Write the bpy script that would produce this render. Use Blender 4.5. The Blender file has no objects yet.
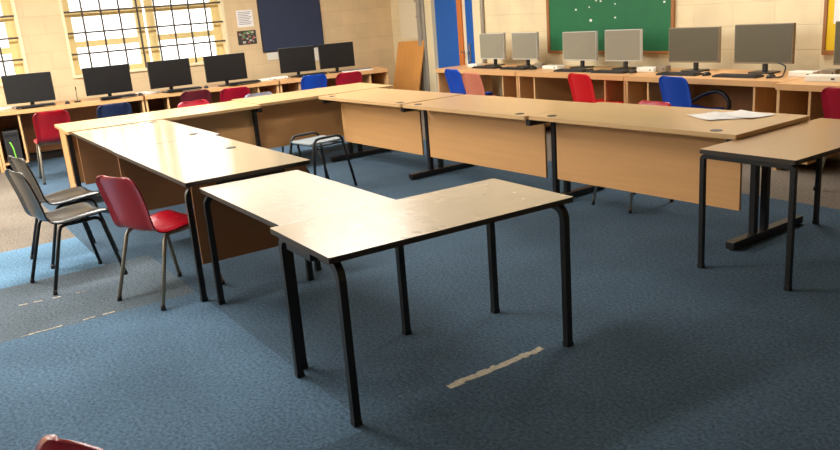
import bpy, bmesh, math, random
from mathutils import Vector, Matrix
random.seed(4)
C = bpy.context.scene.collection
PI = math.pi
rad = math.radians

# ------------------------------------------------------------------ materials
def new_mat(name):
    m = bpy.data.materials.new(name); m.use_nodes = True
    nt = m.node_tree
    return m, nt, nt.nodes['Principled BSDF']

def lin(c):
    return tuple(((v/255)/12.92 if v/255 <= .04045 else ((v/255+.055)/1.055)**2.4) for v in c) + (1,)

def plain(name, rgb, rough=.5, metal=0.0, spec=.5, noise=0.0, nscale=40):
    m, nt, b = new_mat(name)
    b.inputs['Roughness'].default_value = rough
    b.inputs['Metallic'].default_value = metal
    b.inputs['Specular IOR Level'].default_value = spec
    col = lin(rgb)
    tc = nt.nodes.new('ShaderNodeTexCoord'); n = nt.nodes.new('ShaderNodeTexNoise')
    n.inputs['Scale'].default_value = nscale; n.inputs['Detail'].default_value = 3
    mx = nt.nodes.new('ShaderNodeMix'); mx.data_type = 'RGBA'
    k = noise if noise else .05
    mx.inputs['A'].default_value = tuple(v*(1-k) for v in col[:3]) + (1,)
    mx.inputs['B'].default_value = tuple(min(1, v*(1+k)) for v in col[:3]) + (1,)
    nt.links.new(tc.outputs['Object'], n.inputs['Vector'])
    nt.links.new(n.outputs['Fac'], mx.inputs['Factor'])
    nt.links.new(mx.outputs['Result'], b.inputs['Base Color'])
    return m

def wood(name, rgb, rough=.35, axis='X', contrast=.12, spec=.5, scratch=0.0):
    m, nt, b = new_mat(name)
    tc = nt.nodes.new('ShaderNodeTexCoord'); mp = nt.nodes.new('ShaderNodeMapping')
    s = {'X': (1.6, 34, 34), 'Y': (34, 1.6, 34), 'Z': (34, 34, 1.6)}[axis]
    mp.inputs['Scale'].default_value = s
    n = nt.nodes.new('ShaderNodeTexNoise'); n.inputs['Scale'].default_value = 1.0
    n.inputs['Detail'].default_value = 5; n.inputs['Roughness'].default_value = .6
    mx = nt.nodes.new('ShaderNodeMix'); mx.data_type = 'RGBA'
    col = lin(rgb)
    mx.inputs['A'].default_value = tuple(v*(1-contrast) for v in col[:3]) + (1,)
    mx.inputs['B'].default_value = tuple(min(1, v*(1+contrast)) for v in col[:3]) + (1,)
    nt.links.new(tc.outputs['Object'], mp.inputs['Vector'])
    nt.links.new(mp.outputs['Vector'], n.inputs['Vector'])
    nt.links.new(n.outputs['Fac'], mx.inputs['Factor'])
    nt.links.new(mx.outputs['Result'], b.inputs['Base Color'])
    b.inputs['Specular IOR Level'].default_value = spec
    n2 = nt.nodes.new('ShaderNodeTexNoise'); n2.inputs['Scale'].default_value = 3; n2.inputs['Detail'].default_value = 3
    nt.links.new(tc.outputs['Object'], n2.inputs['Vector'])
    mr = nt.nodes.new('ShaderNodeMapRange')
    mr.inputs['To Min'].default_value = rough - .015; mr.inputs['To Max'].default_value = rough + .02
    nt.links.new(n2.outputs['Fac'], mr.inputs['Value']); nt.links.new(mr.outputs['Result'], b.inputs['Roughness'])
    return m

def blocks(name, rgb, u, rough=.6):
    """painted concrete blocks: courses with shallow joints"""
    m, nt, b = new_mat(name)
    tc = nt.nodes.new('ShaderNodeTexCoord'); sp = nt.nodes.new('ShaderNodeSeparateXYZ'); cb = nt.nodes.new('ShaderNodeCombineXYZ')
    nt.links.new(tc.outputs['Object'], sp.inputs[0])
    nt.links.new(sp.outputs[u], cb.inputs[0]); nt.links.new(sp.outputs['Z'], cb.inputs[1])
    br = nt.nodes.new('ShaderNodeTexBrick')
    br.inputs['Scale'].default_value = 1; br.inputs['Brick Width'].default_value = .45; br.inputs['Row Height'].default_value = .225
    br.inputs['Mortar Size'].default_value = .005; br.inputs['Mortar Smooth'].default_value = .6
    col = lin(rgb)
    br.inputs['Color1'].default_value = col
    br.inputs['Color2'].default_value = tuple(v*.95 for v in col[:3]) + (1,)
    br.inputs['Mortar'].default_value = tuple(v*.86 for v in col[:3]) + (1,)
    nt.links.new(cb.outputs[0], br.inputs['Vector'])
    n = nt.nodes.new('ShaderNodeTexNoise'); n.inputs['Scale'].default_value = 3.0; n.inputs['Detail'].default_value = 6
    nt.links.new(tc.outputs['Object'], n.inputs['Vector'])
    mr = nt.nodes.new('ShaderNodeMapRange'); mr.inputs['From Min'].default_value = .3; mr.inputs['From Max'].default_value = .7
    mr.inputs['To Min'].default_value = .9; mr.inputs['To Max'].default_value = 1.04
    nt.links.new(n.outputs['Fac'], mr.inputs['Value'])
    mul = nt.nodes.new('ShaderNodeVectorMath'); mul.operation = 'SCALE'
    nt.links.new(br.outputs['Color'], mul.inputs[0]); nt.links.new(mr.outputs['Result'], mul.inputs['Scale'])
    nt.links.new(mul.outputs[0], b.inputs['Base Color'])
    bp = nt.nodes.new('ShaderNodeBump'); bp.inputs['Strength'].default_value = .5; bp.inputs['Distance'].default_value = .004; bp.invert = True
    n3 = nt.nodes.new('ShaderNodeTexNoise'); n3.inputs['Scale'].default_value = 25; n3.inputs['Detail'].default_value = 4
    nt.links.new(tc.outputs['Object'], n3.inputs['Vector'])
    ad = nt.nodes.new('ShaderNodeMath'); ad.operation = 'MULTIPLY_ADD'; ad.inputs[1].default_value = .35
    nt.links.new(n3.outputs['Fac'], ad.inputs[0]); nt.links.new(br.outputs['Fac'], ad.inputs[2])
    nt.links.new(ad.outputs[0], bp.inputs['Height']); nt.links.new(bp.outputs[0], b.inputs['Normal'])
    b.inputs['Roughness'].default_value = rough
    return m

def carpet(name, rgb, speck=.6):
    m, nt, b = new_mat(name)
    tc = nt.nodes.new('ShaderNodeTexCoord')
    n = nt.nodes.new('ShaderNodeTexNoise'); n.inputs['Scale'].default_value = 62; n.inputs['Detail'].default_value = 6; n.inputs['Roughness'].default_value = .7
    w = nt.nodes.new('ShaderNodeTexNoise'); w.inputs['Scale'].default_value = 1.6; w.inputs['Detail'].default_value = 5
    for q in (n, w): nt.links.new(tc.outputs['Object'], q.inputs['Vector'])
    col = lin(rgb)
    mr = nt.nodes.new('ShaderNodeMapRange'); mr.inputs['From Min'].default_value = .3; mr.inputs['From Max'].default_value = .7
    mr.inputs['To Min'].default_value = 1-speck; mr.inputs['To Max'].default_value = 1+speck
    nt.links.new(n.outputs['Fac'], mr.inputs['Value'])
    mr2 = nt.nodes.new('ShaderNodeMapRange'); mr2.inputs['From Min'].default_value = .3; mr2.inputs['From Max'].default_value = .7
    mr2.inputs['To Min'].default_value = .84; mr2.inputs['To Max'].default_value = 1.16
    nt.links.new(w.outputs['Fac'], mr2.inputs['Value'])
    mu = nt.nodes.new('ShaderNodeMath'); mu.operation = 'MULTIPLY'
    nt.links.new(mr.outputs['Result'], mu.inputs[0]); nt.links.new(mr2.outputs['Result'], mu.inputs[1])
    sc = nt.nodes.new('ShaderNodeVectorMath'); sc.operation = 'SCALE'; sc.inputs[0].default_value = col[:3]
    nt.links.new(mu.outputs[0], sc.inputs['Scale']); nt.links.new(sc.outputs[0], b.inputs['Base Color'])
    bp = nt.nodes.new('ShaderNodeBump'); bp.inputs['Strength'].default_value = .4; bp.inputs['Distance'].default_value = .004
    nt.links.new(n.outputs['Fac'], bp.inputs['Height']); nt.links.new(bp.outputs[0], b.inputs['Normal'])
    b.inputs['Roughness'].default_value = .95; b.inputs['Specular IOR Level'].default_value = .15
    return m

def clear_glass(name):
    m = bpy.data.materials.new(name); m.use_nodes = True; nt = m.node_tree
    nt.nodes.clear()
    o = nt.nodes.new('ShaderNodeOutputMaterial'); t = nt.nodes.new('ShaderNodeBsdfTransparent'); g = nt.nodes.new('ShaderNodeBsdfGlossy')
    g.inputs['Roughness'].default_value = .03
    x = nt.nodes.new('ShaderNodeMixShader'); x.inputs[0].default_value = .06
    nt.links.new(t.outputs[0], x.inputs[1]); nt.links.new(g.outputs[0], x.inputs[2]); nt.links.new(x.outputs[0], o.inputs[0])
    return m

M = {
 'beech': wood('beech_laminate', (196, 160, 114), .30, 'X'),
 'beech_y': wood('beech_laminate_lengthwise', (196, 160, 114), .30, 'Y'),
 'beech_panel': wood('beech_panel', (200, 150, 96), .45, 'X'),
 'beech_panel_y': wood('beech_panel_lengthwise', (170, 122, 76), .5, 'Y'),
 'bench': wood('bench_beech', (206, 158, 106), .38, 'Y'),
 'bench_x': wood('bench_beech_along_wall', (206, 158, 106), .38, 'X'),
 'cubby': wood('cubby_brown_board', (150, 98, 52), .5, 'Z'),
 'edge_light': wood('edge_light_strip', (212, 168, 116), .4, 'Z'),
 'grey_top': wood('worn_pale_laminate', (222, 208, 188), .27, 'X', .08),
 'grey_top_y': wood('worn_pale_laminate_lengthwise', (220, 202, 174), .27, 'Y', .08),
 'desk_c': wood('pale_desk_laminate', (188, 170, 140), .15, 'X', .05, .45),
 'j_top': wood('brown_laminate', (178, 138, 96), .28, 'Y', .07),
 'dark_edge': wood('dark_edge_band', (42, 33, 26), .5, 'X'),
 'dark_edge_y': wood('dark_edge_band_lengthwise', (42, 33, 26), .5, 'Y'),
 'dull_panel': wood('brown_end_panel', (150, 102, 64), .55, 'Y'),
 'orange_board': wood('orange_beech_board', (214, 150, 78), .4, 'Z'),
 'black_metal': plain('black_powder_coat', (15, 15, 17), .4),
 'grey_metal': plain('grey_powder_coat', (36, 36, 38), .35, .4),
 'chrome': plain('worn_chrome_tube', (176, 168, 154), .28, .85),
 'beige_tube': plain('beige_grey_tube', (150, 140, 122), .4, .5),
 'red': plain('red_polypropylene', (150, 10, 26), .24),
 'bright_red': plain('bright_red_polypropylene', (206, 22, 30), .32),
 'crimson': plain('crimson_polypropylene', (158, 14, 40), .33),
 'maroon': plain('maroon_polypropylene', (92, 26, 34), .35),
 'blue': plain('blue_polypropylene', (18, 66, 168), .35),
 'navy_chair': plain('dark_blue_polypropylene', (36, 48, 82), .35),
 'salmon': plain('faded_salmon_polypropylene', (196, 116, 92), .45),
 'black_plastic': plain('black_polypropylene', (20, 21, 23), .25),
 'grey_blue': plain('pale_grey_blue_polypropylene', (104, 110, 128), .35),
 'pink_red': plain('dusty_red_polypropylene', (172, 26, 52), .3),
 'stool_seat': plain('grey_stool_seat', (150, 158, 160), .3),
 'screen_dark': plain('dark_monitor_screen', (20, 20, 21), .35),
 'screen_brown': plain('matt_grey_monitor_screen', (84, 80, 66), .28),
 'screen_silver': plain('pale_monitor_screen', (136, 132, 116), .22),
 'bezel_black': plain('black_monitor_plastic', (22, 22, 23), .4),
 'bezel_silver': plain('silver_monitor_plastic', (182, 180, 172), .4),
 'key_dark': plain('dark_keyboard_keys', (34, 34, 36), .5),
 'white_plastic': plain('white_plastic', (226, 222, 210), .4),
 'tan_plastic': plain('tan_grey_plastic', (132, 118, 98), .5),
 'paper': plain('white_paper', (232, 230, 228), .8, 0, .2),
 'print': plain('grey_print', (150, 150, 160), .8, 0, .2),
 'ink': plain('black_ink', (40, 40, 44), .8, 0, .2),
 'navy_board': plain('navy_felt', (56, 63, 84), .9, 0, .1),
 'chalkboard': plain('green_chalkboard', (36, 106, 68), .55, 0, .3, .12, 5),
 'chalk': plain('white_chalk', (220, 226, 220), .9),
 'yellow': plain('yellow_card', (226, 186, 20), .7),
 'poster': plain('pale_poster_paper', (226, 214, 186), .8, 0, .2),
 'poster_dark': plain('dark_print', (58, 54, 50), .7),
 'poster_green': plain('green_print', (96, 138, 84), .7),
 'poster_pink': plain('pink_print', (172, 90, 90), .7),
 'poster_white': plain('white_print', (190, 186, 176), .7),
 'cream_paint': plain('cream_gloss_paint', (230, 216, 178), .4),
 'window_paint': plain('yellowed_cream_paint', (226, 202, 140), .45),
 'blue_door': plain('blue_door_paint', (20, 92, 178), .4),
 'lipping': wood('orange_wood_lipping', (204, 118, 54), .45, 'Z'),
 'grey_trunk': plain('grey_trunking', (158, 150, 138), .45),
 'steel_bar': plain('grille_steel', (70, 60, 48), .6),
 'handle': plain('satin_steel', (170, 170, 170), .3, .9),
 'skirting': plain('dark_skirting', (70, 62, 54), .6),
 'ceiling': plain('white_ceiling_paint', (238, 234, 224), .8),
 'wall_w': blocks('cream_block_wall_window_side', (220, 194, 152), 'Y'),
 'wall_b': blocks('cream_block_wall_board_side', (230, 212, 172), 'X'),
 'carpet_blue': carpet('carpet_blue', (66, 85, 101)),
 'carpet_light': carpet('carpet_light_blue', (76, 99, 119)),
 'carpet_sky': carpet('carpet_sky_blue', (90, 122, 146)),
 'carpet_dark': carpet('carpet_dark_grey_blue', (84, 94, 102)),
 'carpet_brown': carpet('carpet_grey_brown', (112, 103, 92)),
 'tape': plain('worn_white_tape', (176, 168, 150), .8, 0, .2, .55, 45),
 'green_cord': plain('lime_green_cord', (126, 214, 60), .5),
 'glass': clear_glass('window_glass'),
 'fill_housing': plain('fill_light_housing', (240, 240, 236), .5),  # box colour of the added fill lights
 'outside': plain('pale_ground', (170, 165, 150), .9),
}

# ------------------------------------------------------------------ mesh helpers
def bx(bm, x0, y0, z0, x1, y1, z1, mi=0):
    vs = [bm.verts.new(p) for p in ((x0,y0,z0),(x1,y0,z0),(x1,y1,z0),(x0,y1,z0),(x0,y0,z1),(x1,y0,z1),(x1,y1,z1),(x0,y1,z1))]
    for f in ((0,3,2,1),(4,5,6,7),(0,1,5,4),(1,2,6,5),(2,3,7,6),(3,0,4,7)):
        bm.faces.new([vs[i] for i in f]).material_index = mi
    return vs

def cbx(bm, c, s, mi=0):
    return bx(bm, c[0]-s[0]/2, c[1]-s[1]/2, c[2]-s[2]/2, c[0]+s[0]/2, c[1]+s[1]/2, c[2]+s[2]/2, mi)

def bar(bm, a, b, w, h, mi=0):
    """rectangular bar from a to b (w across, h up)"""
    a, b = Vector(a), Vector(b); d = (b-a).normalized()
    up = Vector((0,0,1)) if abs(d.z) < .95 else Vector((0,1,0))
    s = d.cross(up).normalized(); u = s.cross(d)
    ring = []
    for p in (a, b):
        ring.append([bm.verts.new(p + s*(i*w/2) + u*(j*h/2)) for i, j in ((-1,-1),(1,-1),(1,1),(-1,1))])
    for k in range(4):
        bm.faces.new((ring[0][k], ring[0][(k+1)%4], ring[1][(k+1)%4], ring[1][k])).material_index = mi
    bm.faces.new(ring[0][::-1]).material_index = mi; bm.faces.new(ring[1]).material_index = mi

def tube(bm, pts, r, n=10, square=False, mi=0, ref=None):
    """swept tube along a polyline; square=True gives a box section of side 2r"""
    pts = [Vector(p) for p in pts]
    if square: n = 4
    rings = []; prev = None
    for i, p in enumerate(pts):
        if i == 0: d = pts[1]-pts[0]
        elif i == len(pts)-1: d = pts[-1]-pts[-2]
        else: d = (pts[i+1]-p).normalized() + (p-pts[i-1]).normalized()
        d.normalize()
        if prev is None:
            s = Vector(ref) if ref else (Vector((0,0,1)) if abs(d.z) < .9 else Vector((0,1,0)))
            s = (s - d*s.dot(d)).normalized()
        else:
            s = (prev - d*prev.dot(d)).normalized()
        prev = s; t = d.cross(s)
        rr = r*math.sqrt(2) if square else r
        off = PI/4 if square else 0
        rings.append([bm.verts.new(p + s*math.cos(off+2*PI*k/n)*rr + t*math.sin(off+2*PI*k/n)*rr) for k in range(n)])
    for a, b in zip(rings, rings[1:]):
        for k in range(n):
            f = bm.faces.new((a[k], a[(k+1)%n], b[(k+1)%n], b[k])); f.material_index = mi
            if not square: f.smooth = True
    bm.faces.new(rings[0][::-1]).material_index = mi; bm.faces.new(rings[-1]).material_index = mi

def cyl(bm, c, r, h, n=16, mi=0, rx=None):
    x, y, z = c; ry = r if rx is None else rx
    a = [bm.verts.new((x+r*math.cos(2*PI*k/n), y+ry*math.sin(2*PI*k/n), z)) for k in range(n)]
    b = [bm.verts.new((x+r*math.cos(2*PI*k/n), y+ry*math.sin(2*PI*k/n), z+h)) for k in range(n)]
    for k in range(n):
        bm.faces.new((a[k], a[(k+1)%n], b[(k+1)%n], b[k])).material_index = mi
    bm.faces.new(a[::-1]).material_index = mi; bm.faces.new(b).material_index = mi

def rounded_slab(bm, x0, y0, z0, x1, y1, z1, r=.01, n=3, mi_top=0, mi_side=0):
    pts = []
    for cx, cy, a0 in ((x1-r,y1-r,0),(x0+r,y1-r,90),(x0+r,y0+r,180),(x1-r,y0+r,270)):
        for k in range(n+1):
            a = rad(a0 + 90*k/n); pts.append((cx+r*math.cos(a), cy+r*math.sin(a)))
    lo = [bm.verts.new((x, y, z0)) for x, y in pts]; hi = [bm.verts.new((x, y, z1)) for x, y in pts]
    N = len(pts)
    bm.faces.new(lo[::-1]).material_index = mi_side
    bm.faces.new(hi).material_index = mi_top
    for k in range(N):
        bm.faces.new((lo[k], lo[(k+1)%N], hi[(k+1)%N], hi[k])).material_index = mi_side

def B(): return bmesh.new()

def obj(name, bm, mats, parent=None, bevel=0.0):
    bmesh.ops.recalc_face_normals(bm, faces=bm.faces[:])
    me = bpy.data.meshes.new(name); bm.to_mesh(me); bm.free()
    for m in (mats if isinstance(mats, (list, tuple)) else [mats]): me.materials.append(m)
    o = bpy.data.objects.new(name, me); C.objects.link(o)
    if parent: o.parent = parent
    if bevel:
        mod = o.modifiers.new('Bevel', 'BEVEL'); mod.width = bevel; mod.segments = 2; mod.limit_method = 'ANGLE'
    return o

def tag(o, label, cat, group=None):
    o['label'] = label; o['category'] = cat
    if group: o['group'] = group
    return o

def thing(name, label, cat, loc=(0,0,0), rz=0, group=None):
    o = bpy.data.objects.new(name, None); C.objects.link(o)
    o.empty_display_size = .1
    o.location = loc; o.rotation_euler = (0, 0, rz)
    return tag(o, label, cat, group)

def struct(o):
    o['kind'] = 'structure'; return o

def dup(root, loc, rz, label, group=None):
    r = root.copy(); C.objects.link(r); r.location = loc; r.rotation_euler = (0, 0, rz); r['label'] = label
    if group: r['group'] = group
    elif 'group' in r: del r['group']
    for ch in list(root.children):
        c = ch.copy(); C.objects.link(c); c.parent = r
        for g in ch.children:
            d = g.copy(); C.objects.link(d); d.parent = c
    return r

# ------------------------------------------------------------------ room
XW, YB, XR, YF, ZC = -11.3, 7.0, 2.6, -5.0, 3.05
WT = .3
wins = [(-6.2+2.9, -1.13), (-.68, 1.5), (2.01, 4.195)]       # openings in the window wall (y0, y1)
WZ0, WZ1 = .99, 2.65

# floor: carpet laid in pieces of different blues and a grey-brown border
bm = B()
xs = [XW, -6.6, -5.6, -4.55, -2.45, XR]; ys = [YF, .97, 1.27, 5.2, YB]
def carpet_kind(x, y):
    if y > 5.2: return 4
    if x < -6.6: return 4 if y < .97 else 0
    if x < -5.6: return 2 if y < .97 else 0
    if x < -4.55: return 3 if y < 1.27 else 0
    if x < -2.45: return 1 if y < 1.27 else 0
    return 0
grid = {}
for i, x in enumerate(xs):
    for j, y in enumerate(ys): grid[i, j] = bm.verts.new((x, y, 0))
for i in range(len(xs)-1):
    for j in range(len(ys)-1):
        f = bm.faces.new((grid[i,j], grid[i+1,j], grid[i+1,j+1], grid[i,j+1]))
        f.material_index = carpet_kind((xs[i]+xs[i+1])/2, (ys[j]+ys[j+1])/2)
struct(obj('floor', bm, [M['carpet_blue'], M['carpet_light'], M['carpet_sky'], M['carpet_dark'], M['carpet_brown']]))

bm = B(); bx(bm, XW-WT, YF-.2, ZC, XR+.2, YB+.2, ZC+.15)
struct(obj('ceiling', bm, M['ceiling']))

bm = B()
edges = [YF] + [v for w in wins for v in w] + [YB]
for k in range(0, len(edges), 2): bx(bm, XW-WT, edges[k], 0, XW, edges[k+1], ZC)
for a, b in wins:
    bx(bm, XW-WT, a, 0, XW, b, WZ0); bx(bm, XW-WT, a, WZ1, XW, b, ZC)
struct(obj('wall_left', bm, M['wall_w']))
DX0, DX1, DZ = -10.22, -8.97, 2.1                              # doorway in the board wall
bm = B(); bx(bm, XW-WT, YB, 0, DX0, YB+.2, ZC); bx(bm, DX1, YB, 0, XR+.2, YB+.2, ZC); bx(bm, DX0, YB, DZ, DX1, YB+.2, ZC)
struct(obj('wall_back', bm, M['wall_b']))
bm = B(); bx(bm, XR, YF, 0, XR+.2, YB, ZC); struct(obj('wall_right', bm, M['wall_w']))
bm = B(); bx(bm, XW-WT, YF-.2, 0, XR+.2, YF, ZC); struct(obj('wall_front', bm, M['wall_b']))
bm = B(); bx(bm, XW, YF, 0, XW+.015, YB, .1); struct(obj('baseboard_left', bm, M['skirting']))
bm = B(); bx(bm, XW+.02, YB-.015, 0, DX0-.2, YB, .1); bx(bm, DX1+.1, YB-.015, 0, XR, YB, .1); struct(obj('baseboard_back', bm, M['skirting']))
# the ground outside
bm = B(); bx(bm, -40, -30, -.4, XW-WT-.02, 30, -.3); struct(obj('ground', bm, M['outside']))

# windows: cream casements behind a steel grille
for k, (a, b) in enumerate(wins):
    w = bpy.data.objects.new('window_%d' % (k+1), None); C.objects.link(w); w.location = (XW, (a+b)/2, WZ0); struct(w)
    h = (b-a)/2; H = WZ1-WZ0
    bm = B()                                                    # flush lining at the wall face
    t = .035
    bx(bm, -.1, -h, 0, .012, -h+t, H); bx(bm, -.1, h-t, 0, .012, h, H)
    bx(bm, -.1, -h+t, H-t, .012, h-t, H)
    struct(obj('window_frame', bm, M['cream_paint'], w))
    bm = B(); bx(bm, -.1, -h+t, 0, .03, h-t, .035); struct(obj('window_sill', bm, M['cream_paint'], w))
    bm = B()                                                    # two casements, each with rails
    x0, x1 = -.2, -.14
    for s in (-1, 1):
        y0, y1 = sorted((s*.02, s*(h-.03)))
        st = .11
        bx(bm, x0, y0, .03, x1, y0+st, H-.04); bx(bm, x0, y1-st, .03, x1, y1, H-.04)
        for z0, z1 in ((.03, .1), (.38, .46), (.77, .84), (1.18, 1.25), (H-.12, H-.04)):
            bx(bm, x0+.002, y0+st, z0, x1-.002, y1-st, z1)
    struct(obj('sash', bm, M['window_paint'], w))
    bm = B(); bx(bm, -.172, -h+.04, .05, -.168, h-.04, H-.05)
    struct(obj('pane', bm, M['glass'], w))
    bm = B()
    n = 9
    for i in range(1, n):
        y = -h + .03 + (2*h-.06)*i/n
        bx(bm, -.045, y-.012, .02, -.033, y+.012, H-.035)
    z = .3
    while z < H-.1:
        bx(bm, -.033, -h+.03, z-.012, -.021, h-.03, z+.012); z += .268
    struct(obj('grille', bm, M['steel_bar'], w))
    p = bpy.data.lights.new('window_daylight', 'AREA'); p.shape = 'RECTANGLE'; p.size = 2*h; p.size_y = H
    p.cycles.is_portal = True
    po = bpy.data.objects.new('window_daylight', p); C.objects.link(po)
    po.location = (XW-WT-.03, (a+b)/2, WZ0+H/2); po.rotation_euler = (0, -PI/2, 0)

# blue door in the board wall
d = bpy.data.objects.new('door_1', None); C.objects.link(d); d.location = (DX0, YB, 0); struct(d)
W_ = DX1-DX0
bm = B(); bx(bm, -.06, -.03, 0, .12, .06, DZ+.08); bx(bm, W_-.12, -.03, 0, W_+.05, .06, DZ+.08); bx(bm, .12, -.03, DZ, W_-.12, .06, DZ+.08)
struct(obj('door_frame', bm, M['cream_paint'], d))
bm = B(); bx(bm, .125, .03, .01, .69, .075, DZ-.005); struct(obj('door_leaf', bm, M['blue_door'], d, .002))
bm = B(); bx(bm, .69, .02, .01, .79, .078, DZ-.005); struct(obj('door_lipping', bm, M['lipping'], d))
bm = B(); bx(bm, .79, .05, .01, .88, .06, DZ-.005); struct(obj('door_panel', bm, M['poster'], d))
bm = B(); bx(bm, .88, .03, .01, 1.12, .075, DZ-.005); struct(obj('door_stile', bm, M['blue_door'], d, .002))
bm = B(); bx(bm, .93, .015, .7, .97, .03, .98); tube(bm, [(.95,.015,.86),(.95,-.03,.86),(.82,-.035,.86)], .011); tube(bm, [(.95,.015,.74),(.95,.0,.74)], .014)
struct(obj('door_handle', bm, M['handle'], d))
bm = B(); bx(bm, DX0-.24, YB-.07, 0, DX0-.15, YB, ZC); bx(bm, DX0-.14, YB-.045, 0, DX0-.075, YB, ZC)
o = struct(obj('trim_1', bm, M['grey_trunk'], None, .004))
bm = B(); tube(bm, [(DX1+.1, YB-.03, 0), (DX1+.1, YB-.03, ZC)], .022, 12)
o = struct(obj('trim_2', bm, M['grey_trunk']))

# ------------------------------------------------------------------ wall things
t = thing('chalkboard', 'green chalkboard in a wooden frame on the cream block wall', 'chalkboard', (-6.6, YB-.001, .86))
bm = B(); bx(bm, -.93, -.025, .03, .93, 0, 1.24); obj('writing_surface', bm, M['chalkboard'], t)
bm = B(); bx(bm, -.98, -.035, 0, -.93, 0, 1.29); bx(bm, .93, -.035, 0, .965, 0, 1.29); bx(bm, -.93, -.035, 1.24, .93, 0, 1.29); bx(bm, -.93, -.04, 0, .93, 0, .03)
obj('frame', bm, M['cubby'], t, .003)
bm = B()
for u, v, r in ((-.47,.51,.014),(-.14,.6,.01),(-.07,.59,.012),(-.25,.53,.009),(-.23,.38,.018),(.15,.55,.01),(.15,.4,.012),(.84,.54,.013),(.5,.7,.01),(-.7,.75,.012),(.3,.82,.01)):
    cbx(bm, (u, -.0265, v), (r*2, .002, r*1.5))
obj('chalk_mark', bm, M['chalk'], t)

t = thing('pinboard', 'large navy felt pinboard on the wall between window and corner', 'pinboard', (XW+.001, 5.21, 1.075))
bm = B(); bx(bm, 0, -.5, 0, .025, .5, 1.4); obj('felt_panel', bm, M['navy_board'], t, .003)
bm = B()
for y in (-.508, .5): bx(bm, 0, y, -.008, .028, y+.008, 1.408)
bx(bm, 0, -.5, -.008, .028, .5, 0); bx(bm, 0, -.5, 1.4, .028, .5, 1.408); obj('frame', bm, M['bezel_black'], t)
for y, z, hh, lab in ((4.85, 1.0, .055, 'white double socket below the left end of the navy pinboard'), (5.57, .96, .1, 'white socket plate below the right end of the navy pinboard')):
    t = thing('wall_socket', lab, 'socket', (XW, y, z))
    bm = B(); bx(bm, 0, -.085 if hh < .08 else -.05, -hh, .012, .085 if hh < .08 else .05, hh); obj('face_plate', bm, M['white_plastic'], t, .003)
    for s in (-.025, .025):
        bm = B(); cbx(bm, (.0125, s, -.01), (.003, .012, .02)); obj('rocker_switch', bm, M['cream_paint'], t)

t = thing('notice_sheet', 'white printed notice sheet taped beside the window', 'notice', (XW+.0003, 4.49, 1.575))
bm = B(); bx(bm, 0, -.125, -.12, .002, .125, .12); obj('sheet', bm, M['paper'], t)
bm = B()
for i in range(8): bx(bm, .002, -.1, .085-.024*i, .0025, .1-.02*(i % 3), .085-.024*i+.01)
obj('text_lines', bm, M['print'], t)
t = thing('photo_poster', 'small dark colourful picture poster beneath the white notice', 'poster', (XW+.002, 4.485, 1.305))
bm = B(); bx(bm, 0, -.145, -.1, .002, .145, .1); obj('sheet', bm, M['poster_dark'], t)
rp = random.Random(3)
for mname in ('poster_green', 'poster_white', 'poster_pink'):
    bm = B()
    for i in range(9):
        y = rp.uniform(-.12, .12); z = rp.uniform(-.075, .075) if mname != 'poster_green' else rp.uniform(.0, .085)
        cbx(bm, (.0025, y, z), (.001+.0003*i, rp.uniform(.015, .05), rp.uniform(.012, .03)))
    obj('picture_print', bm, M[mname], t)

t = thing('drawing_poster', 'pale paper poster with small ink sketches beside the corner', 'poster', (-10.75, YB-.002, 1.07))
bm = B(); bx(bm, -.3, -.002, 0, .26, 0, .85); obj('sheet', bm, M['poster'], t)
bm = B()
for u, v in ((.1,.33),(.14,.35),(.18,.32),(.08,.56),(.14,.58),(.17,.55),(.12,.74)):
    u += .07; bar(bm, (u,-.003,v), (u+.05,-.003,v+.02), .002, .006); bar(bm, (u+.02,-.003,v-.02), (u+.03,-.003,v+.03), .002, .006)
obj('ink_sketch', bm, M['ink'], t)

t = thing('display_board', 'yellow display board with wooden frame at the right edge', 'display board', (-3.42, YB-.001, .86))
bm = B(); bx(bm, -.56, -.02, .04, .56, 0, 1.2); obj('backing', bm, M['yellow'], t)
bm = B(); bx(bm, -.59, -.03, 0, -.56, 0, 1.24); bx(bm, .56, -.03, 0, .6, 0, 1.24); bx(bm, -.56, -.03, 0, .56, 0, .04); bx(bm, -.56, -.03, 1.2, .56, 0, 1.24)
obj('frame', bm, M['cubby'], t)
bm = B(); bx(bm, -.5, -.023, .27, -.05, -.02, .8); obj('paper_sheet', bm, M['paper'], t)
bm = B(); bar(bm, (-.4,-.024,.4), (-.3,-.024,.52), .002, .006); bar(bm, (-.3,-.024,.52), (-.22,-.024,.38), .002, .006); bar(bm, (-.42,-.024,.6), (-.2,-.024,.66), .002, .006)
obj('drawing_line', bm, M['print'], t)

# loose beech board leaning in the corner
bm = B(); bx(bm, -.37, -.014, 0, .37, .014, 1.06)
o = obj('leaning_board', bm, M['orange_board'], None, .003); o.location = (-10.67, 6.7, .004); o.rotation_euler = (rad(-14.5), rad(-2), 0)
tag(o, 'plain orange beech board leaning upright in the corner by the door', 'board')

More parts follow.
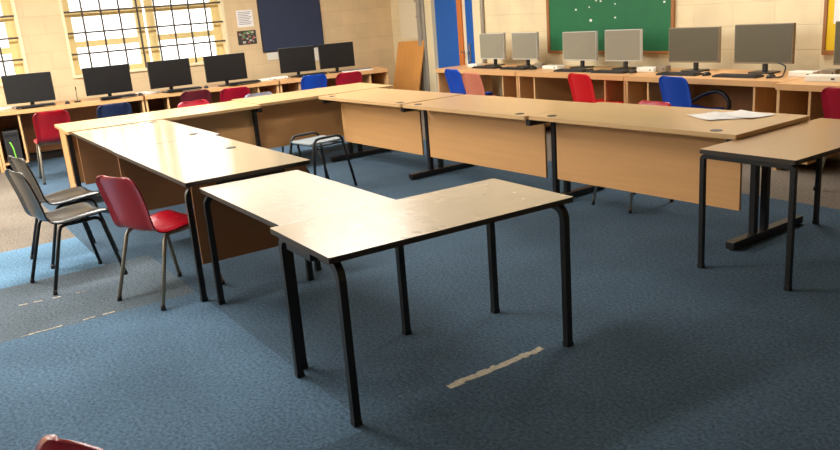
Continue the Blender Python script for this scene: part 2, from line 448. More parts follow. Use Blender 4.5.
# ------------------------------------------------------------------ benches with computer cubbies along the walls
def bench(L, D, mat_top, label, group, loc, rz, H=.725, cub=(.27, .27), back=True):
    """long axis = local x, user's side = local -y"""
    t = thing('computer_bench', label, 'computer bench', loc, rz, group)
    bm = B(); rounded_slab(bm, 0, 0, H-.05, L, D, H, .006, 2)
    obj('worktop', bm, mat_top, t)
    for x in (.0, L-.025):
        bm = B(); bx(bm, x, .03, 0, x+.025, D-.02, H-.05); obj('end_panel', bm, M['edge_light'], t)
    for x in ((cub[0]) if cub[0] else None, (L-cub[1]-.02) if cub[1] else None):
        if x is None: continue
        bm = B(); bx(bm, x, .03, .08, x+.02, D-.02, H-.05); obj('divider', bm, M['edge_light'], t)
        xa, xb = (.025, x) if x < L/2 else (x+.02, L-.025)
        bm = B(); bx(bm, xa, .03, .08, xb, D-.05, .1); obj('cubby_floor', bm, M['edge_light'], t)
        bm = B(); bx(bm, xa, D-.05, .1, xb, D-.035, H-.05); obj('cubby_back', bm, M['cubby'], t)
    if back:
        bm = B(); bx(bm, .025, D-.032, .12, L-.025, D-.02, H-.05); obj('back_panel', bm, M['cubby'], t)
    return t

gW = 'computer benches along the window wall'; gB = 'computer benches along the chalkboard wall'
def wline(y):                         # front edge of the window benches (they drift off the wall a little)
    return -10.66 + (y-1.0)*.148
RW = math.atan(.148)
def wpt(y, back=0, along=0):          # a point on a window bench: y along its front, back from the front edge
    x = wline(y); return (x - math.cos(RW)*back + math.sin(RW)*along, y + math.sin(RW)*back + math.cos(RW)*along)
for y0, y1, lab in ((-.78, .9, 'beech computer bench at the left edge under the first window'),
                    (.92, 2.64, 'beech computer bench below the gap between the windows'),
                    (2.66, 4.4, 'beech computer bench under the barred window'),
                    (4.42, 6.02, 'beech computer bench under the navy pinboard')):
    L = (y1-y0)/math.cos(RW)
    bench(L, .62, M['bench_x'], lab, gW, (wline(y0) if y0 > 0 else wline(.9), y0, 0), PI/2-(RW if y0 > 0 else 0))
for x0, x1, y, lab, rz in ((-8.89, -7.235, 6.13, 'beech computer bench nearest the blue door', .0),
                    (-7.225, -5.57, 6.13, 'beech computer bench below the left half of the chalkboard', .0),
                    (-5.555, -3.835, 6.12, 'beech computer bench below the two large monitors right of the chalkboard', .0),
                    (-3.82, -2.15, 5.99, 'beech computer bench at the right edge below the yellow board', .02)):
    bench(x1-x0, .75, M['bench_x'], lab, gB, (x0, y, 0), rz, back=(x0 > -8))

# ------------------------------------------------------------------ monitors, keyboards, mice
def make_monitor(w, h, screen, bezel, label, group, loc, rz, bw=.012, stand=M['bezel_black'], zb=.085):
    """faces local -y; origin on the desk under the column"""
    t = thing('monitor', label, 'monitor', loc, rz, group)
    bm = B(); bx(bm, -w/2, -.03, zb, w/2, .012, zb+h); o = obj('casing', bm, bezel, t, .004)
    bm = B(); bx(bm, -w/2+bw, -.0315, zb+bw+.008, w/2-bw, -.0295, zb+h-bw); obj('screen', bm, screen, t)
    bm = B(); bx(bm, -.022, .012, .012, .022, .04, zb+.16); bx(bm, -.05, .012, zb+.1, .05, .03, zb+.2); obj('stand_column', bm, stand, t, .003)
    bm = B(); rounded_slab(bm, -.12, -.08, 0, .12, .1, .012, .03, 4); obj('stand_base', bm, stand, t)
    return t
ZB = .7255
gm = 'dark monitors along the window wall'; gs = 'pale square monitors along the chalkboard wall'
for y, wv, rz, lab in (
   (1.37, .55, 72, 'black monitor at the left end of the window benches'),
   (2.265, .56, 87, 'black monitor beneath the left corner of the barred window'),
   (3.02, .55, 92, 'black monitor beneath the right half of the barred window'),
   (3.74, .55, 84, 'black monitor below the small picture poster'),
   (4.78, .5, 72, 'dark monitor below the left half of the navy pinboard'),
   (5.36, .52, 80, 'dark monitor below the right edge of the navy pinboard, last before corner')):
    px, py = wpt(y, .12 if y < 4.5 else .3)
    make_monitor(wv, .345, M['screen_dark'], M['bezel_black'], lab, gm, (px, py, ZB), rad(rz), zb=.066)
for x, wv, hv, rz, scr, lab in (
   (-8.28, .46, .33, 4, 'screen_silver', 'pale square monitor nearest the blue door'),
   (-7.635, .45, .33, 2, 'screen_silver', 'greyish square monitor on the narrow white wall left of chalkboard'),
   (-6.69, .48, .325, 6, 'screen_silver', 'pale square monitor before the left part of the chalkboard'),
   (-6.04, .475, .335, 4, 'screen_silver', 'pale square monitor before the middle of the chalkboard'),
   (-5.125, .555, .34, 5, 'screen_brown', 'wide grey monitor overlapping the right end of the chalkboard'),
   (-4.37, .565, .355, 3, 'screen_brown', 'wide grey monitor on the plain wall between chalkboard and yellow board'),
   (-3.42, .56, .36, 4, 'screen_brown', 'wide grey monitor cut by the right edge of the picture')):
    yy = 6.66
    make_monitor(wv, hv, M[scr], M['bezel_silver'] if scr == 'screen_silver' else M['tan_plastic'], lab, 'monitors along the chalkboard wall', (x, yy, ZB), rad(rz), .007)

def make_keyboard(label, group, loc, rz, body=M['bezel_black'], keys=M['key_dark'], w=.44):
    t = thing('keyboard', label, 'keyboard', loc, rz, group)
    bm = B(); rounded_slab(bm, -w/2, -.07, 0, w/2, .07, .016, .01, 3); obj('body', bm, body, t)
    bm = B()
    for r in range(5):
        for c in range(15):
            if r == 0 and 3 < c < 9: continue
            x = -w/2+.018+(w-.036)*(c+.5)/15; y = -.055+.026*r
            cbx(bm, (x, y+.002, .0195), ((w-.036)/15-.004, .02, .007))
        if r == 0: cbx(bm, (-.015, -.053, .0195), ((w-.036)/3-.006, .02, .007))
    obj('keys', bm, keys, t)
    return t
def make_mouse(label, loc, rz, mat=M['bezel_black'], group='computer mice'):
    bm = B(); bmesh.ops.create_uvsphere(bm, u_segments=16, v_segments=10, radius=1)
    for v in bm.verts:
        v.co.x *= .03; v.co.y *= .052; v.co.z = max(v.co.z, -.05)*.032 + (.0016 if v.co.z > 0 else 0)
    for f in bm.faces: f.smooth = True
    t = thing('computer_mouse', label, 'mouse', loc, rz, group)
    obj('shell', bm, mat, t).location.z = .002
    bm = B(); cbx(bm, (0, .026, .031), (.006, .014, .008)); obj('scroll_wheel', bm, M['grey_metal'], t)
gk = 'dark keyboards on the computer benches'
for y, bk, off, lab in ((1.4, .08, 0, 'the leftmost monitor on the window bench'), (2.3, .06, .05, 'the black monitor at the barred window\'s left corner'), (3.12, .06, .04, 'the black monitor at the barred window\'s right half'),
                   (3.9, .06, .04, 'the black monitor below the picture poster'), (4.86, .16, .05, 'the monitor below the navy pinboard')):
    px, py = wpt(y+off, bk+.02)
    make_keyboard('black keyboard under ' + lab, gk, (px+.03, py, ZB+.0125), PI/2-RW+rad(2))
px, py = wpt(5.6, .14)
make_keyboard('pale grey keyboard before the last dark monitor near the corner', None, (px, py, ZB), PI/2-RW, M['white_plastic'], M['grey_blue'])
for x, y, rz, lab in ((-8.08, 6.38, 3, 'the pale monitor nearest the blue door'), (-7.5, 6.36, 2, 'the greyish monitor left of chalkboard'), (-6.5, 6.33, 4, 'the monitor at the chalkboard\'s left part'),
                  (-5.93, 6.33, 2, 'the monitor at the chalkboard\'s middle'), (-5.05, 6.33, 3, 'the wide monitor at the chalkboard\'s right end'), (-4.4, 6.32, 2, 'the wide monitor left of the yellow board')):
    make_keyboard('dark keyboard in front of ' + lab, gk, (x, y, ZB), rad(rz))
for x, y, lab in ((-7.2, 6.38, 'black mouse beside the keyboard left of the chalkboard'), (-6.22, 6.33, 'black mouse beside the keyboard at the chalkboard\'s left part'),
                  (-5.65, 6.36, 'black mouse beside the keyboard at the chalkboard\'s middle'), (-4.75, 6.35, 'black mouse between the two wide grey monitors'), (-4.08, 6.33, 'black mouse right of the keyboard near the yellow board')):
    make_mouse(lab, (x, y, ZB), rad(-10))
for y, lab in ((1.76, 'black mouse right of the leftmost monitor'), (2.62, 'black mouse beside the bench joint below the window'), (3.45, 'black mouse between the two monitors right of the window')):
    px, py = wpt(y, .1); make_mouse(lab, (px, py, ZB), PI/2)

def small_box(label, loc, rz, s, mat, cat='box', group=None, name='junction_box', slot=M['grey_metal']):
    t = thing(name, label, cat, loc, rz, group)
    bm = B(); bx(bm, -s[0]/2, -s[1]/2, 0, s[0]/2, s[1]/2, s[2]); obj('body', bm, mat, t, .006)
    bm = B()
    cbx(bm, (s[0]*.3, -s[1]/2-.0005, s[2]*.5), (s[0]*.1, .003, s[2]*.25))
    obj('port', bm, slot, t)
gw = 'small white boxes on the benches'
px, py = wpt(2.78, .2); small_box('small white box left of the monitor at the window\'s right half', (px, py, ZB), PI/2-RW, (.2, .1, .03), M['white_plastic'], group=gw)
px, py = wpt(4.28, .22); small_box('small white box right of the monitor below the picture poster', (px, py, ZB), PI/2-RW, (.18, .1, .03), M['white_plastic'], group=gw)
px, py = wpt(4.5, .3); small_box('flat white box below the left corner of the navy pinboard', (px, py, ZB), PI/2-RW, (.22, .12, .03), M['white_plastic'], group=gw)
px, py = wpt(2.66, .3); small_box('small white box beside the bench joint below the barred window', (px, py, ZB), PI/2-RW, (.16, .08, .03), M['white_plastic'], group=gw)
px, py = wpt(1.08, .3); small_box('flat white box at the far left of the window benches', (px, py, ZB), PI/2-RW, (.24, .14, .03), M['white_plastic'], group=gw)
small_box('white box left of the keyboard nearest the blue door', (-8.48, 6.5, ZB), 0, (.2, .12, .035), M['white_plastic'], group=gw)
small_box('white box left of the monitor at the chalkboard\'s left part', (-6.98, 6.5, ZB), 0, (.26, .12, .04), M['white_plastic'], group=gw)
small_box('white box between the chalkboard\'s middle monitor and the wide monitor', (-5.58, 6.52, ZB), 0, (.22, .12, .045), M['white_plastic'], group=gw)
small_box('white box right of the wide monitor near the yellow board', (-3.88, 6.5, ZB), 0, (.22, .12, .045), M['white_plastic'], group=gw)
small_box('white handset box at the right edge before the last monitor', (-3.55, 6.25, ZB), .1, (.28, .12, .05), M['white_plastic'], group=gw)
gt = 'tan power bricks on the chalkboard benches'
for x, lab in ((-7.26, 'tan power brick left of the chalkboard'), (-5.42, 'tan power brick beside the white box below the chalkboard'), (-3.68, 'tan power brick beside the white box near the yellow board')):
    small_box(lab, (x, 6.55, ZB), .1, (.12, .09, .06), M['tan_plastic'], 'power brick', gt, 'power_brick')

t = thing('desk_microphone', 'thin black stick microphone standing between the two left monitors', 'microphone', wpt(1.88, .2) + (ZB,), 0)
bm = B(); cyl(bm, (0,0,0), .06, .014, 20, 0, .04); obj('base', bm, M['bezel_black'], t)
bm = B(); tube(bm, [(0,0,.014),(.0,.004,.16)], .004, 8); tube(bm, [(0,.004,.15),(0,.005,.19)], .007, 8); obj('stem', bm, M['bezel_black'], t)

# computer towers in the window-side cubbies
def tower(label, loc, rz):
    t = thing('computer_tower', label, 'computer', loc, rz, 'computer towers in the window bench cubbies')
    bm = B(); bx(bm, -.085, 0, 0, .085, .4, .38); obj('case', bm, M['bezel_black'], t, .004)
    bm = B(); bx(bm, -.083, -.012, .003, .083, 0, .377); obj('front_panel', bm, M['key_dark'], t, .004)
    bm = B(); bx(bm, -.07, -.014, .31, .07, -.011, .345); cyl(bm, (0.05, -.0125, .27), .008, .01); obj('drive_bay', bm, M['grey_metal'], t)
for y, lab in ((1.07, 'black computer tower in the leftmost visible cubby'), (2.49, 'black computer tower in the cubby left of the bench joint below the window'), (2.83, 'black computer tower in the cubby right of the bench joint below the window')):
    px, py = wpt(y, .07); tower(lab, (px, py, .1), PI/2-RW)

# cables
def cable(name, pts, r, mat, label, cat='cable', group=None):
    n = 8; P = [Vector(p) for p in pts]; out = []
    for i in range(len(P)-1):
        p0 = P[max(0,i-1)]; p1 = P[i]; p2 = P[i+1]; p3 = P[min(len(P)-1,i+2)]
        for k in range(n):
            t = k/n
            out.append(.5*((2*p1)+(p2-p0)*t+(2*p0-5*p1+4*p2-p3)*t*t+(3*p1-p0-3*p2+p3)*t**3))
    out.append(P[-1])
    bm = B(); tube(bm, out, r, 8); return tag(obj(name, bm, mat), label, cat, group)
cable('cable', [(-5.14,6.38,.4),(-4.91,6.28,.46),(-4.68,6.23,.57),(-4.52,6.23,.6),(-4.42,6.23,.52),(-4.44,6.23,.42),(-4.58,6.23,.36),(-4.76,6.28,.3),(-4.86,6.33,.12),(-4.91,6.33,.02)], .02, M['bezel_black'], 'thick black cable looping under the bench below the two wide monitors')
cable('cable', [(-6.2,6.5,.3),(-6.08,6.45,.42),(-5.98,6.45,.5),(-5.9,6.45,.47),(-5.88,6.45,.36),(-5.95,6.48,.2),(-6.0,6.5,.02)], .014, M['bezel_black'], 'black cable looping under the bench beside the bright red chair')
cable('cable', [(-4.2,6.61,ZB+.1),(-4.12,6.6,ZB+.07),(-4.04,6.45,ZB+.02),(-4.0,6.34,ZB+.01),(-4.06,6.3,ZB+.01)], .007, M['bezel_black'], 'thin black cable trailing on the bench right of the wide monitor')
cable('lime_cord', [(-10.49,1.03,.37),(-10.46,1.035,.36),(-10.45,1.05,.3),(-10.45,1.06,.2),(-10.45,1.075,.08),(-10.45,1.08,.01)], .007, M['green_cord'], 'lime green cord hanging below the window bench behind the black chairs', 'cord')

# ------------------------------------------------------------------ plastic chairs
PROF = [(.215,.405,.30),(.212,.425,.35),(.18,.442,.385),(.1,.441,.40),(0,.434,.395),(-.09,.428,.385),(-.15,.436,.37),(-.185,.468,.36),(-.2,.52,.36),(-.213,.58,.365),(-.232,.65,.37),(-.25,.71,.365),(-.259,.738,.352),(-.264,.756,.325),(-.267,.769,.285),(-.268,.777,.22)]
def shell_bm(square_top=1.0):
    P = PROF; pts = []
    n = 3
    for i in range(len(P)-1):
        p0 = P[max(0,i-1)]; p1 = P[i]; p2 = P[i+1]; p3 = P[min(len(P)-1,i+2)]
        for k in range(n):
            t = k/n
            pts.append(tuple(.5*((2*p1[j])+(p2[j]-p0[j])*t+(2*p0[j]-5*p1[j]+4*p2[j]-p3[j])*t*t+(3*p1[j]-p0[j]-3*p2[j]+p3[j])*t**3) for j in range(3)))
    pts.append(P[-1])
    bm = B(); NT = 12; rows = []
    for i, (y, z, w) in enumerate(pts):
        a = pts[max(0,i-1)]; b = pts[min(len(pts)-1,i+1)]
        ty, tz = b[0]-a[0], b[1]-a[1]; l = math.hypot(ty, tz) or 1
        ny, nz = tz/l, -ty/l                       # normal pointing to the sitter's side
        row = []
        for k in range(NT+1):
            s = -1 + 2*k/NT
            rise = .022*abs(s)**2 - .02*max(0, abs(s)-.82)/.18*(1 if abs(s) > .82 else 0)   # dished, rim rolled back
            row.append(bm.verts.new((s*w/2, y+ny*rise, z+nz*rise)))
        rows.append(row)
    for a, b in zip(rows, rows[1:]):
        for k in range(NT):
            f = bm.faces.new((a[k], a[k+1], b[k+1], b[k])); f.smooth = True
    return bm
def make_chair(label, shell_mat, leg_mat, loc, rz, group=None, leg_r=.0115):
    t = thing('plastic_chair', label, 'chair', loc, rz, group)
    o = obj('seat_shell', shell_bm(), shell_mat, t)
    md = o.modifiers.new('Solidify', 'SOLIDIFY'); md.thickness = .009; md.offset = 0
    md = o.modifiers.new('Bevel', 'BEVEL'); md.width = .002; md.segments = 2; md.limit_method = 'ANGLE'
    for sx in (-1, 1):
        for top, foot in ((.13, .225), (-.11, -.235)):
            sg = 1 if top > 0 else -1
            bm = B()
            tube(bm, [(sx*.165, top-sg*.07, .412), (sx*.166, top-sg*.03, .414), (sx*.168, top, .406), (sx*.172, top+sg*.015, .385), (sx*.2, foot, .012)], leg_r, 10)
            l = obj('leg', bm, leg_mat, t)
            bm = B(); tube(bm, [(sx*.1975, foot-sg*.003, .03), (sx*.2, foot, 0)], leg_r+.003, 10); obj('foot_cap', bm, M['bezel_black'], l)
    bm = B()
    for sx in (-1, 1): tube(bm, [(sx*.165, -.05, .412), (sx*.165, .07, .412)], leg_r, 10)
    for y in (-.06, .08): tube(bm, [(-.165, y, .412), (.165, y, .412)], leg_r*.9, 10)
    obj('under_frame', bm, leg_mat, t)
    return t
# chairs in front
make_chair('dark red plastic chair with beige tube legs pulled up to the pale desk', M['red'], M['beige_tube'], (-4.66, 1.16, 0), rad(23))
make_chair('black plastic chair nearer the camera of the two at the left', M['black_plastic'], M['black_metal'], (-5.42, .77, 0), rad(11), 'black plastic chairs at the left')
make_chair('black plastic chair standing behind the other black chair', M['black_plastic'], M['black_metal'], (-6.05, .86, 0), rad(11), 'black plastic chairs at the left')
make_chair('red plastic chair of which only the backrest top shows at bottom left', M['red'], M['beige_tube'], (-1.42, -.06, 0), rad(206))
# along the window benches, facing the wall (local front +y -> -x)
def at_bench(label, mat, x, y, rz=90, leg=M['beige_tube'], group='plastic chairs at the window benches'):
    make_chair(label, mat, leg, (x-.27*math.sin(rad(rz)), y+.27*math.cos(rad(rz)), 0), rad(rz), group)
at_bench('red plastic chair at the bench under the two left monitors', M['red'], -9.28, 1.36, 86)
at_bench('dark blue plastic chair showing just its top behind the left table corner', M['navy_chair'], -9.2, 2.0, 84)
at_bench('maroon plastic chair below the monitor at the barred window', M['maroon'], -9.6, 3.06, 84)
at_bench('red plastic chair below the monitor beside the barred window', M['crimson'], -9.3, 3.45, 78)
at_bench('blue plastic chair below the left half of the navy pinboard', M['blue'], -9.72, 4.73, 84, M['chrome'])
at_bench('crimson plastic chair near the corner below the last dark monitor', M['crimson'], -9.45, 5.12, 80)
# tucked under the far row of the square
make_chair('red plastic chair tucked at the desk with only its pale rim showing', M['crimson'], M['chrome'], (-8.24, 2.68, 0), rad(-86), 'chairs tucked behind the far desks').scale = (1, 1, .98)
make_chair('pale grey plastic chair tucked at the far desk, its rim showing', M['grey_blue'], M['chrome'], (-8.27, 3.44, 0), rad(-88), 'chairs tucked behind the far desks').scale = (1, 1, .965)
# along the chalkboard benches
gch = 'plastic chairs at the chalkboard benches'
make_chair('blue plastic chair at the bench nearest the blue door', M['blue'], M['chrome'], (-7.98, 6.02, 0), rad(-4), gch)
make_chair('faded salmon plastic chair beside the blue chair near the door', M['salmon'], M['chrome'], (-7.3, 5.78, 0), rad(-1), gch)
make_chair('bright red plastic chair at the bench below the chalkboard', M['bright_red'], M['chrome'], (-5.82, 6.04, 0), rad(-6), gch)
make_chair('blue plastic chair turned aslant below the chalkboard\'s right end', M['blue'], M['chrome'], (-4.68, 6.08, 0), rad(-8), gch)
make_chair('crimson plastic chair at the right edge beyond the small table', M['crimson'], M['chrome'], (-2.98, 5.8, 0), rad(-6), gch)
make_chair('dusty red chair tucked behind the desk with papers, only its rim showing', M['pink_red'], M['chrome'], (-3.98, 4.46, 0), rad(178)).scale = (.95, .95, .95)

# ------------------------------------------------------------------ tables and desks
def grommet(t, x, y, z):
    bm = B(); cyl(bm, (x, y, z-.002), .036, .0045, 20); obj('cable_grommet', bm, M['bezel_black'], t)

def crush_table(label, cx, cy, w, l, rot, H, top, edge, group=None, ends=(), leg=.0155, inset=.015, foot_in=.02, skip=(), name='table', apron=True, bend=.06, short=.03):
    t = thing(name, label, 'table', (cx, cy, 0), rad(rot), group)
    bm = B(); rounded_slab(bm, -w/2, -l/2, H-.024, w/2, l/2, H, .008, 3, 0, 1); obj('tabletop', bm, [top, edge], t)
    longx = w > l
    for sx in (-1, 1):
        for sy in (-1, 1):
            if (sx, sy) in skip: continue
            X, Y = (sx*(w/2-inset-short), sy*(l/2-inset)) if longx else (sx*(w/2-inset), sy*(l/2-inset-short))
            bm = B(); z = H-.024-leg
            # square tube that runs under the top along the short end and bends down at the corner
            ix, iy = (0, -sy*min(.16, l*.3)) if longx else (-sx*min(.16, w*.3), 0)
            pts = [(X+ix, Y+iy, z)]
            dirn = Vector((ix, iy, 0)).normalized()
            for k in range(7):
                a = rad(90*k/6); R_ = bend
                pts.append((X+dirn.x*R_*(1-math.sin(a)), Y+dirn.y*R_*(1-math.sin(a)), z-R_*(1-math.cos(a))))
            pts.append((X, Y, .01))
            tube(bm, pts, leg, square=True, ref=(0,0,1))
            lg = obj('leg', bm, M['black_metal'], t)
            bm = B(); bx(bm, X-leg-.002, Y-leg-.002, 0, X+leg+.002, Y+leg+.002, .025); obj('foot_cap', bm, M['bezel_black'], lg)
    if apron:
        bm = B(); z = H-.024-leg
        for s in (-1, 1):
            if longx:
                bar(bm, (s*(w/2-inset), -l/2+inset+.16, z), (s*(w/2-inset), l/2-inset-.16, z), leg*2, leg*2)
                bar(bm, (-w/2+inset+.02, s*(l/2-inset-.14), z), (w/2-inset-.02, s*(l/2-inset-.14), z), .02, .03)
            else:
                bar(bm, (-w/2+inset+.16, s*(l/2-inset), z), (w/2-inset-.16, s*(l/2-inset), z), leg*2, leg*2)
                bar(bm, (s*(w/2-inset-.14), -l/2+inset+.02, z), (s*(w/2-inset-.14), l/2-inset-.02, z), .02, .03)
        obj('rail', bm, M['black_metal'], t)
    for e in ends:
        bm = B(); x = e*(w/2-.012)
        bx(bm, x-.009, -l/2+.03, .23, x+.009, l/2-.03, H-.026); obj('end_panel', bm, M['dull_panel'], t)
    return t

crush_table('narrow table with dark edge standing foremost, its long side toward the camera', -2.765, 1.796, .581, 1.196, -1.64, .703, M['grey_top_y'], M['dark_edge_y'])
crush_table('narrow lower table with worn pale top behind the foremost table', -3.676, 1.591, 1.2, .596, -.72, .68, M['grey_top'], M['dark_edge'])
crush_table('small brown table with thin black legs at the right, beside the desk with papers', -2.46, 4.21, .56, 1.21, .63, .688, M['j_top'], M['dark_edge_y'], leg=.013, inset=.016, bend=.022, short=0)
t = crush_table('wide pale glossy desk with dark edge above the lower narrow table', -5.163, 1.625, 1.697, .774, .09, .715, M['desk_c'], M['dark_edge'], 'pale desks of the left arm', ends=(-1, 1), name='desk', skip=((-1,-1),))
t['category'] = 'desk'; grommet(t, -.1, .24, .715)
t = crush_table('pale glossy desk with beech edge between the wide pale desk and the far row', -6.805, 1.655, 1.555, .816, -.2, .714, M['desk_c'], M['dark_edge'], 'pale desks of the left arm', ends=(-1,), name='desk', skip=((-1,-1),(1,-1)))
t['category'] = 'desk'; grommet(t, -.67, .28, .714); grommet(t, .56, .27, .714)

def cantilever(label, cx, cy, w, l, rot, H, panel_side, grom, group, top, panel, left=True, right=True, end_board=False, offs=(.055, .055), fy=0, pin=.045, post=.03, pinr=None):
    """long axis local x; modesty panel near local -y"""
    t = thing('desk', label, 'desk', (cx, cy, 0), rad(rot), group)
    bm = B(); rounded_slab(bm, -w/2, -l/2, H-.028, w/2, l/2, H, .012, 3); obj('desktop', bm, top, t)
    py = -l/2+.25
    bm = B(); bx(bm, -w/2+pin, py-.009, .2, w/2-(pin if pinr is None else pinr), py+.009, H-.03); obj('modesty_panel', bm, panel, t)
    for s, on in ((-1, left), (1, right)):
        if not on: continue
        x = s*(w/2-(offs[0] if s < 0 else offs[1]))
        bm = B()
        bx(bm, x-.03, py-.19+fy, .008, x+.03, py+.58+fy, .055)                       # foot bar
        o = obj('leg', bm, M['black_metal'], t, .004)
        bm = B()
        bx(bm, x-.02, py+post, .055, x+.02, py+post+.043, H-.075)
        obj('upright', bm, M['grey_metal'], o, .004)
        bm = B(); bx(bm, x-.02, py+.15, .055, x+.02, py+.193, H-.075); obj('upright', bm, M['grey_metal'], o, .004)
        bm = B(); bx(bm, x-.022, -l/2+.03, H-.075, x+.022, l/2-.05, H-.03); obj('cantilever_arm', bm, M['black_metal'], o)
        bm = B()
        for yy in (py-.165+fy, py+.55+fy): cyl(bm, (x, yy, 0), .018, .009, 10)
        obj('levelling_foot', bm, M['bezel_black'], o)
    for gx in grom: grommet(t, gx, -l/2+.075, H)
    return t
gC = 'beech desks of the right arm'; gE = 'beech desks of the far row'
cantilever('beech desk at the corner of the square, farthest of the right arm', -6.887, 4.139, 1.554, .746, 1.8, .715, -1, (-.6, .67), gC, M['beech'], M['beech_panel'], right=False)
cantilever('beech desk in the middle of the right arm', -5.259, 4.183, 1.61, .747, 1.8, .715, -1, (-.66, .67), gC, M['beech'], M['beech_panel'], offs=(-.05, .0))
cantilever('beech desk with loose papers lying on it', -3.589, 4.279, 1.70, .789, 2.3, .718, -1, (-.68, .67), gC, M['beech'], M['beech_panel'], left=False, offs=(.06, .06), pinr=.12)
# far row: long axis along y, panels toward +x  (local -y -> world +x : rotate +90)
t = cantilever('beech desk of the far row that ends in a board panel at left', -8.0, 2.15, 1.835, .80, 90-1.6, .718, -1, (), gE, M['beech'], M['beech_panel'], left=False, offs=(.05, .0), pin=.01, post=-.056)
bm = B(); bx(bm, -.9, -.14, 0, -.875, .25, .688); obj('end_board', bm, M['beech_panel'], t)
for y0, y1 in ((.252, .285), (-.2, -.142)):  # black strips by the board; the nearer paints in shade under the next desk
    bm = B(); bx(bm, -.9, y0, 0, -.86, y1, .688); obj('leg', bm, M['black_metal'], t)
cantilever('beech desk of the far row below the crimson chair, meeting the corner', -8.115, 3.915, 1.63, .815, 90-1.24, .716, -1, (), gE, M['beech'], M['beech_panel'], left=False, pin=.01)

# papers on the desk
gp = 'loose paper sheets on the beech desk'
for x, y, rz, lab, dz in ((-3.24, 4.40, 66, 'loose white paper sheet nearest the cable hole', 0), (-3.17, 4.47, 48, 'loose white paper sheet lying in the middle of the scattered papers', .0012), (-3.1, 4.545, 78, 'loose white paper sheet nearest the small brown table', .0024)):
    bm = B(); NX, NY = 6, 8; g = {}
    for i in range(NX+1):
        for j in range(NY+1):
            u, v = i/NX-.5, j/NY-.5
            g[i,j] = bm.verts.new((u*.21, v*.297, .0015+.02*max(0, (u*u+v*v)-.2)))
    for i in range(NX):
        for j in range(NY): bm.faces.new((g[i,j], g[i+1,j], g[i+1,j+1], g[i,j+1])).smooth = True
    t = thing('paper_sheet', lab, 'paper', (x, y, .7185+dz), rad(rz), gp)
    obj('sheet', bm, M['paper'], t)

# ------------------------------------------------------------------ stool
t = thing('stool', 'black tube framed stool with a grey seat inside the square of desks', 'stool', (-6.55, 3.14, 0), rad(8))
bm = B(); rounded_slab(bm, -.17, -.18, .435, .17, .18, .452, .04, 4); obj('seat', bm, M['stool_seat'], t, .003)
for s in (-1, 1):
    bm = B()
    x = s*.185
    P = [(x+s*.05, -.225, 0), (x, -.165, .40), (x, -.155, .45), (x, -.13, .478), (x, -.09, .488), (x, .09, .488), (x, .13, .478), (x, .155, .45), (x, .165, .40), (x+s*.05, .225, 0)]
    tube(bm, P, .0125, 10); obj('leg_hoop', bm, M['black_metal'], t)
    for sy in (-1, 1):
        bm = B(); tube(bm, [(s*.13, sy*.1, .43), (s*.15, sy*.11, .42), (s*.19, sy*.06 + .0, .2), (s*.215, sy*.03, .0)], .009, 8)
        if sy > 0: bm.free()
        else: obj('brace', bm, M['black_metal'], t)
bm = B()
for y in (-.12, .12): tube(bm, [(-.185, y, .42), (.185, y, .42)], .01, 8)
for s in (-1, 1): tube(bm, [(s*.185, -.165, .42), (s*.185, .165, .42)], .009, 8)
obj('under_frame', bm, M['black_metal'], t)

# ------------------------------------------------------------------ floor marks
bm = B(); rt = random.Random(8)
pts = []; n = 22; L = .55; wd = .05
for i in range(n):
    x0 = -L/2+L*i/n; x1 = x0+L/n*1.02
    a = -wd/2+rt.uniform(0, .012); b = wd/2-rt.uniform(0, .014)
    bx(bm, x0, a, 0, x1, b, .0012)
o = obj('floor_tape', bm, M['tape']); o.location = (-2.525, 1.96, .0003); o.rotation_euler = (0, 0, rad(91.5))
tag(o, 'strip of worn white tape stuck on the blue carpet', 'tape')
gsn = 'pale scuffed carpet seams at the left'
for x, y, L, rz, lab in ((-4.57, .55, .5, 92, 'pale frayed carpet seam along the dark strip, lower left'), (-5.12, .55, .38, 84, 'pale scuff line across the dark carpet strip by the black chairs')):
    bm = B()
    for i in range(14):
        if rt.random() < .3: continue
        x0 = -L/2+L*i/14; bx(bm, x0, -.006+rt.uniform(-.004,.004), 0, x0+L/16, .006+rt.uniform(-.004,.004), .002)
    o = obj('frayed_seam', bm, M['tape']); o.location = (x, y, .0003); o.rotation_euler = (0, 0, rad(rz)); tag(o, lab, 'seam', gsn)

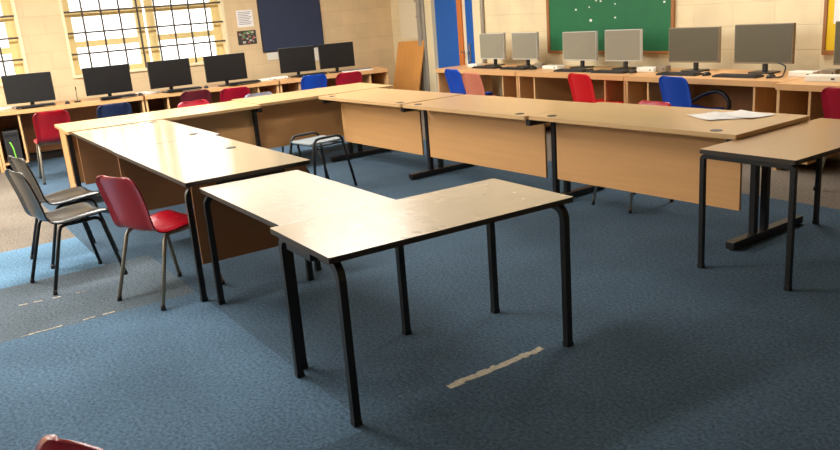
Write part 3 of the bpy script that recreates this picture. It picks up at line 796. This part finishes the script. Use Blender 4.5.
# ------------------------------------------------------------------ unseen fill lights added overhead to brighten the room
for x, y, watt in ((-8.3, 4.4, 62), (-8.3, 2.0, 85), (-8.3, -.5, 125), (-8.3, -3.0, 170), (-10.2, -3.0, 40), (-5.2, -3.6, 90), (-4.4, 5.9, 40), (-4.9, .9, 55)):
    t = thing('added_fill_light', 'white overhead box of an added fill light, out of view', 'added fill light', (x, y, ZC), 0, 'added fill lights out of view')
    bm = B(); bx(bm, -.17, -.75, -.06, .17, .75, 0); obj('fitting', bm, M['fill_housing'], t, .01)
    l = bpy.data.lights.new('fill_light', 'AREA'); l.shape = 'RECTANGLE'; l.size = .34; l.size_y = 1.5; l.energy = watt; l.color = (1, .975, .93)
    lo = bpy.data.objects.new('fill_light', l); C.objects.link(lo); lo.location = (x, y, ZC-.065)

# ------------------------------------------------------------------ sky
w = bpy.data.worlds.new('sky'); bpy.context.scene.world = w; w.use_nodes = True
bg = w.node_tree.nodes['Background']
bg.inputs[0].default_value = (1.0, .99, .97, 1); bg.inputs[1].default_value = 2.3

# ------------------------------------------------------------------ camera
f, yaw, pitch, roll, hh = 787.4, -1.0015, .2712, .0798, 1.5632
fw = Vector((math.sin(yaw)*math.cos(pitch), math.cos(yaw)*math.cos(pitch), -math.sin(pitch)))
r = Vector((math.cos(yaw), -math.sin(yaw), 0)); dn = fw.cross(r)
r2 = math.cos(roll)*r + math.sin(roll)*dn; d2 = -math.sin(roll)*r + math.cos(roll)*dn
mt = Matrix((r2, -d2, -fw)).transposed().to_4x4(); mt.translation = Vector((0, 0, hh))
cam = bpy.data.cameras.new('camera'); cam.sensor_width = 36; cam.lens = 36*f/840; cam.clip_start = .05
co = bpy.data.objects.new('camera', cam); C.objects.link(co); co.matrix_world = mt
sc = bpy.context.scene; sc.camera = co
sc.view_settings.view_transform = 'Standard'; sc.view_settings.look = 'None'
sc.view_settings.exposure = 0.72; sc.view_settings.gamma = 1
sc.cycles.max_bounces = 8; sc.cycles.diffuse_bounces = 5
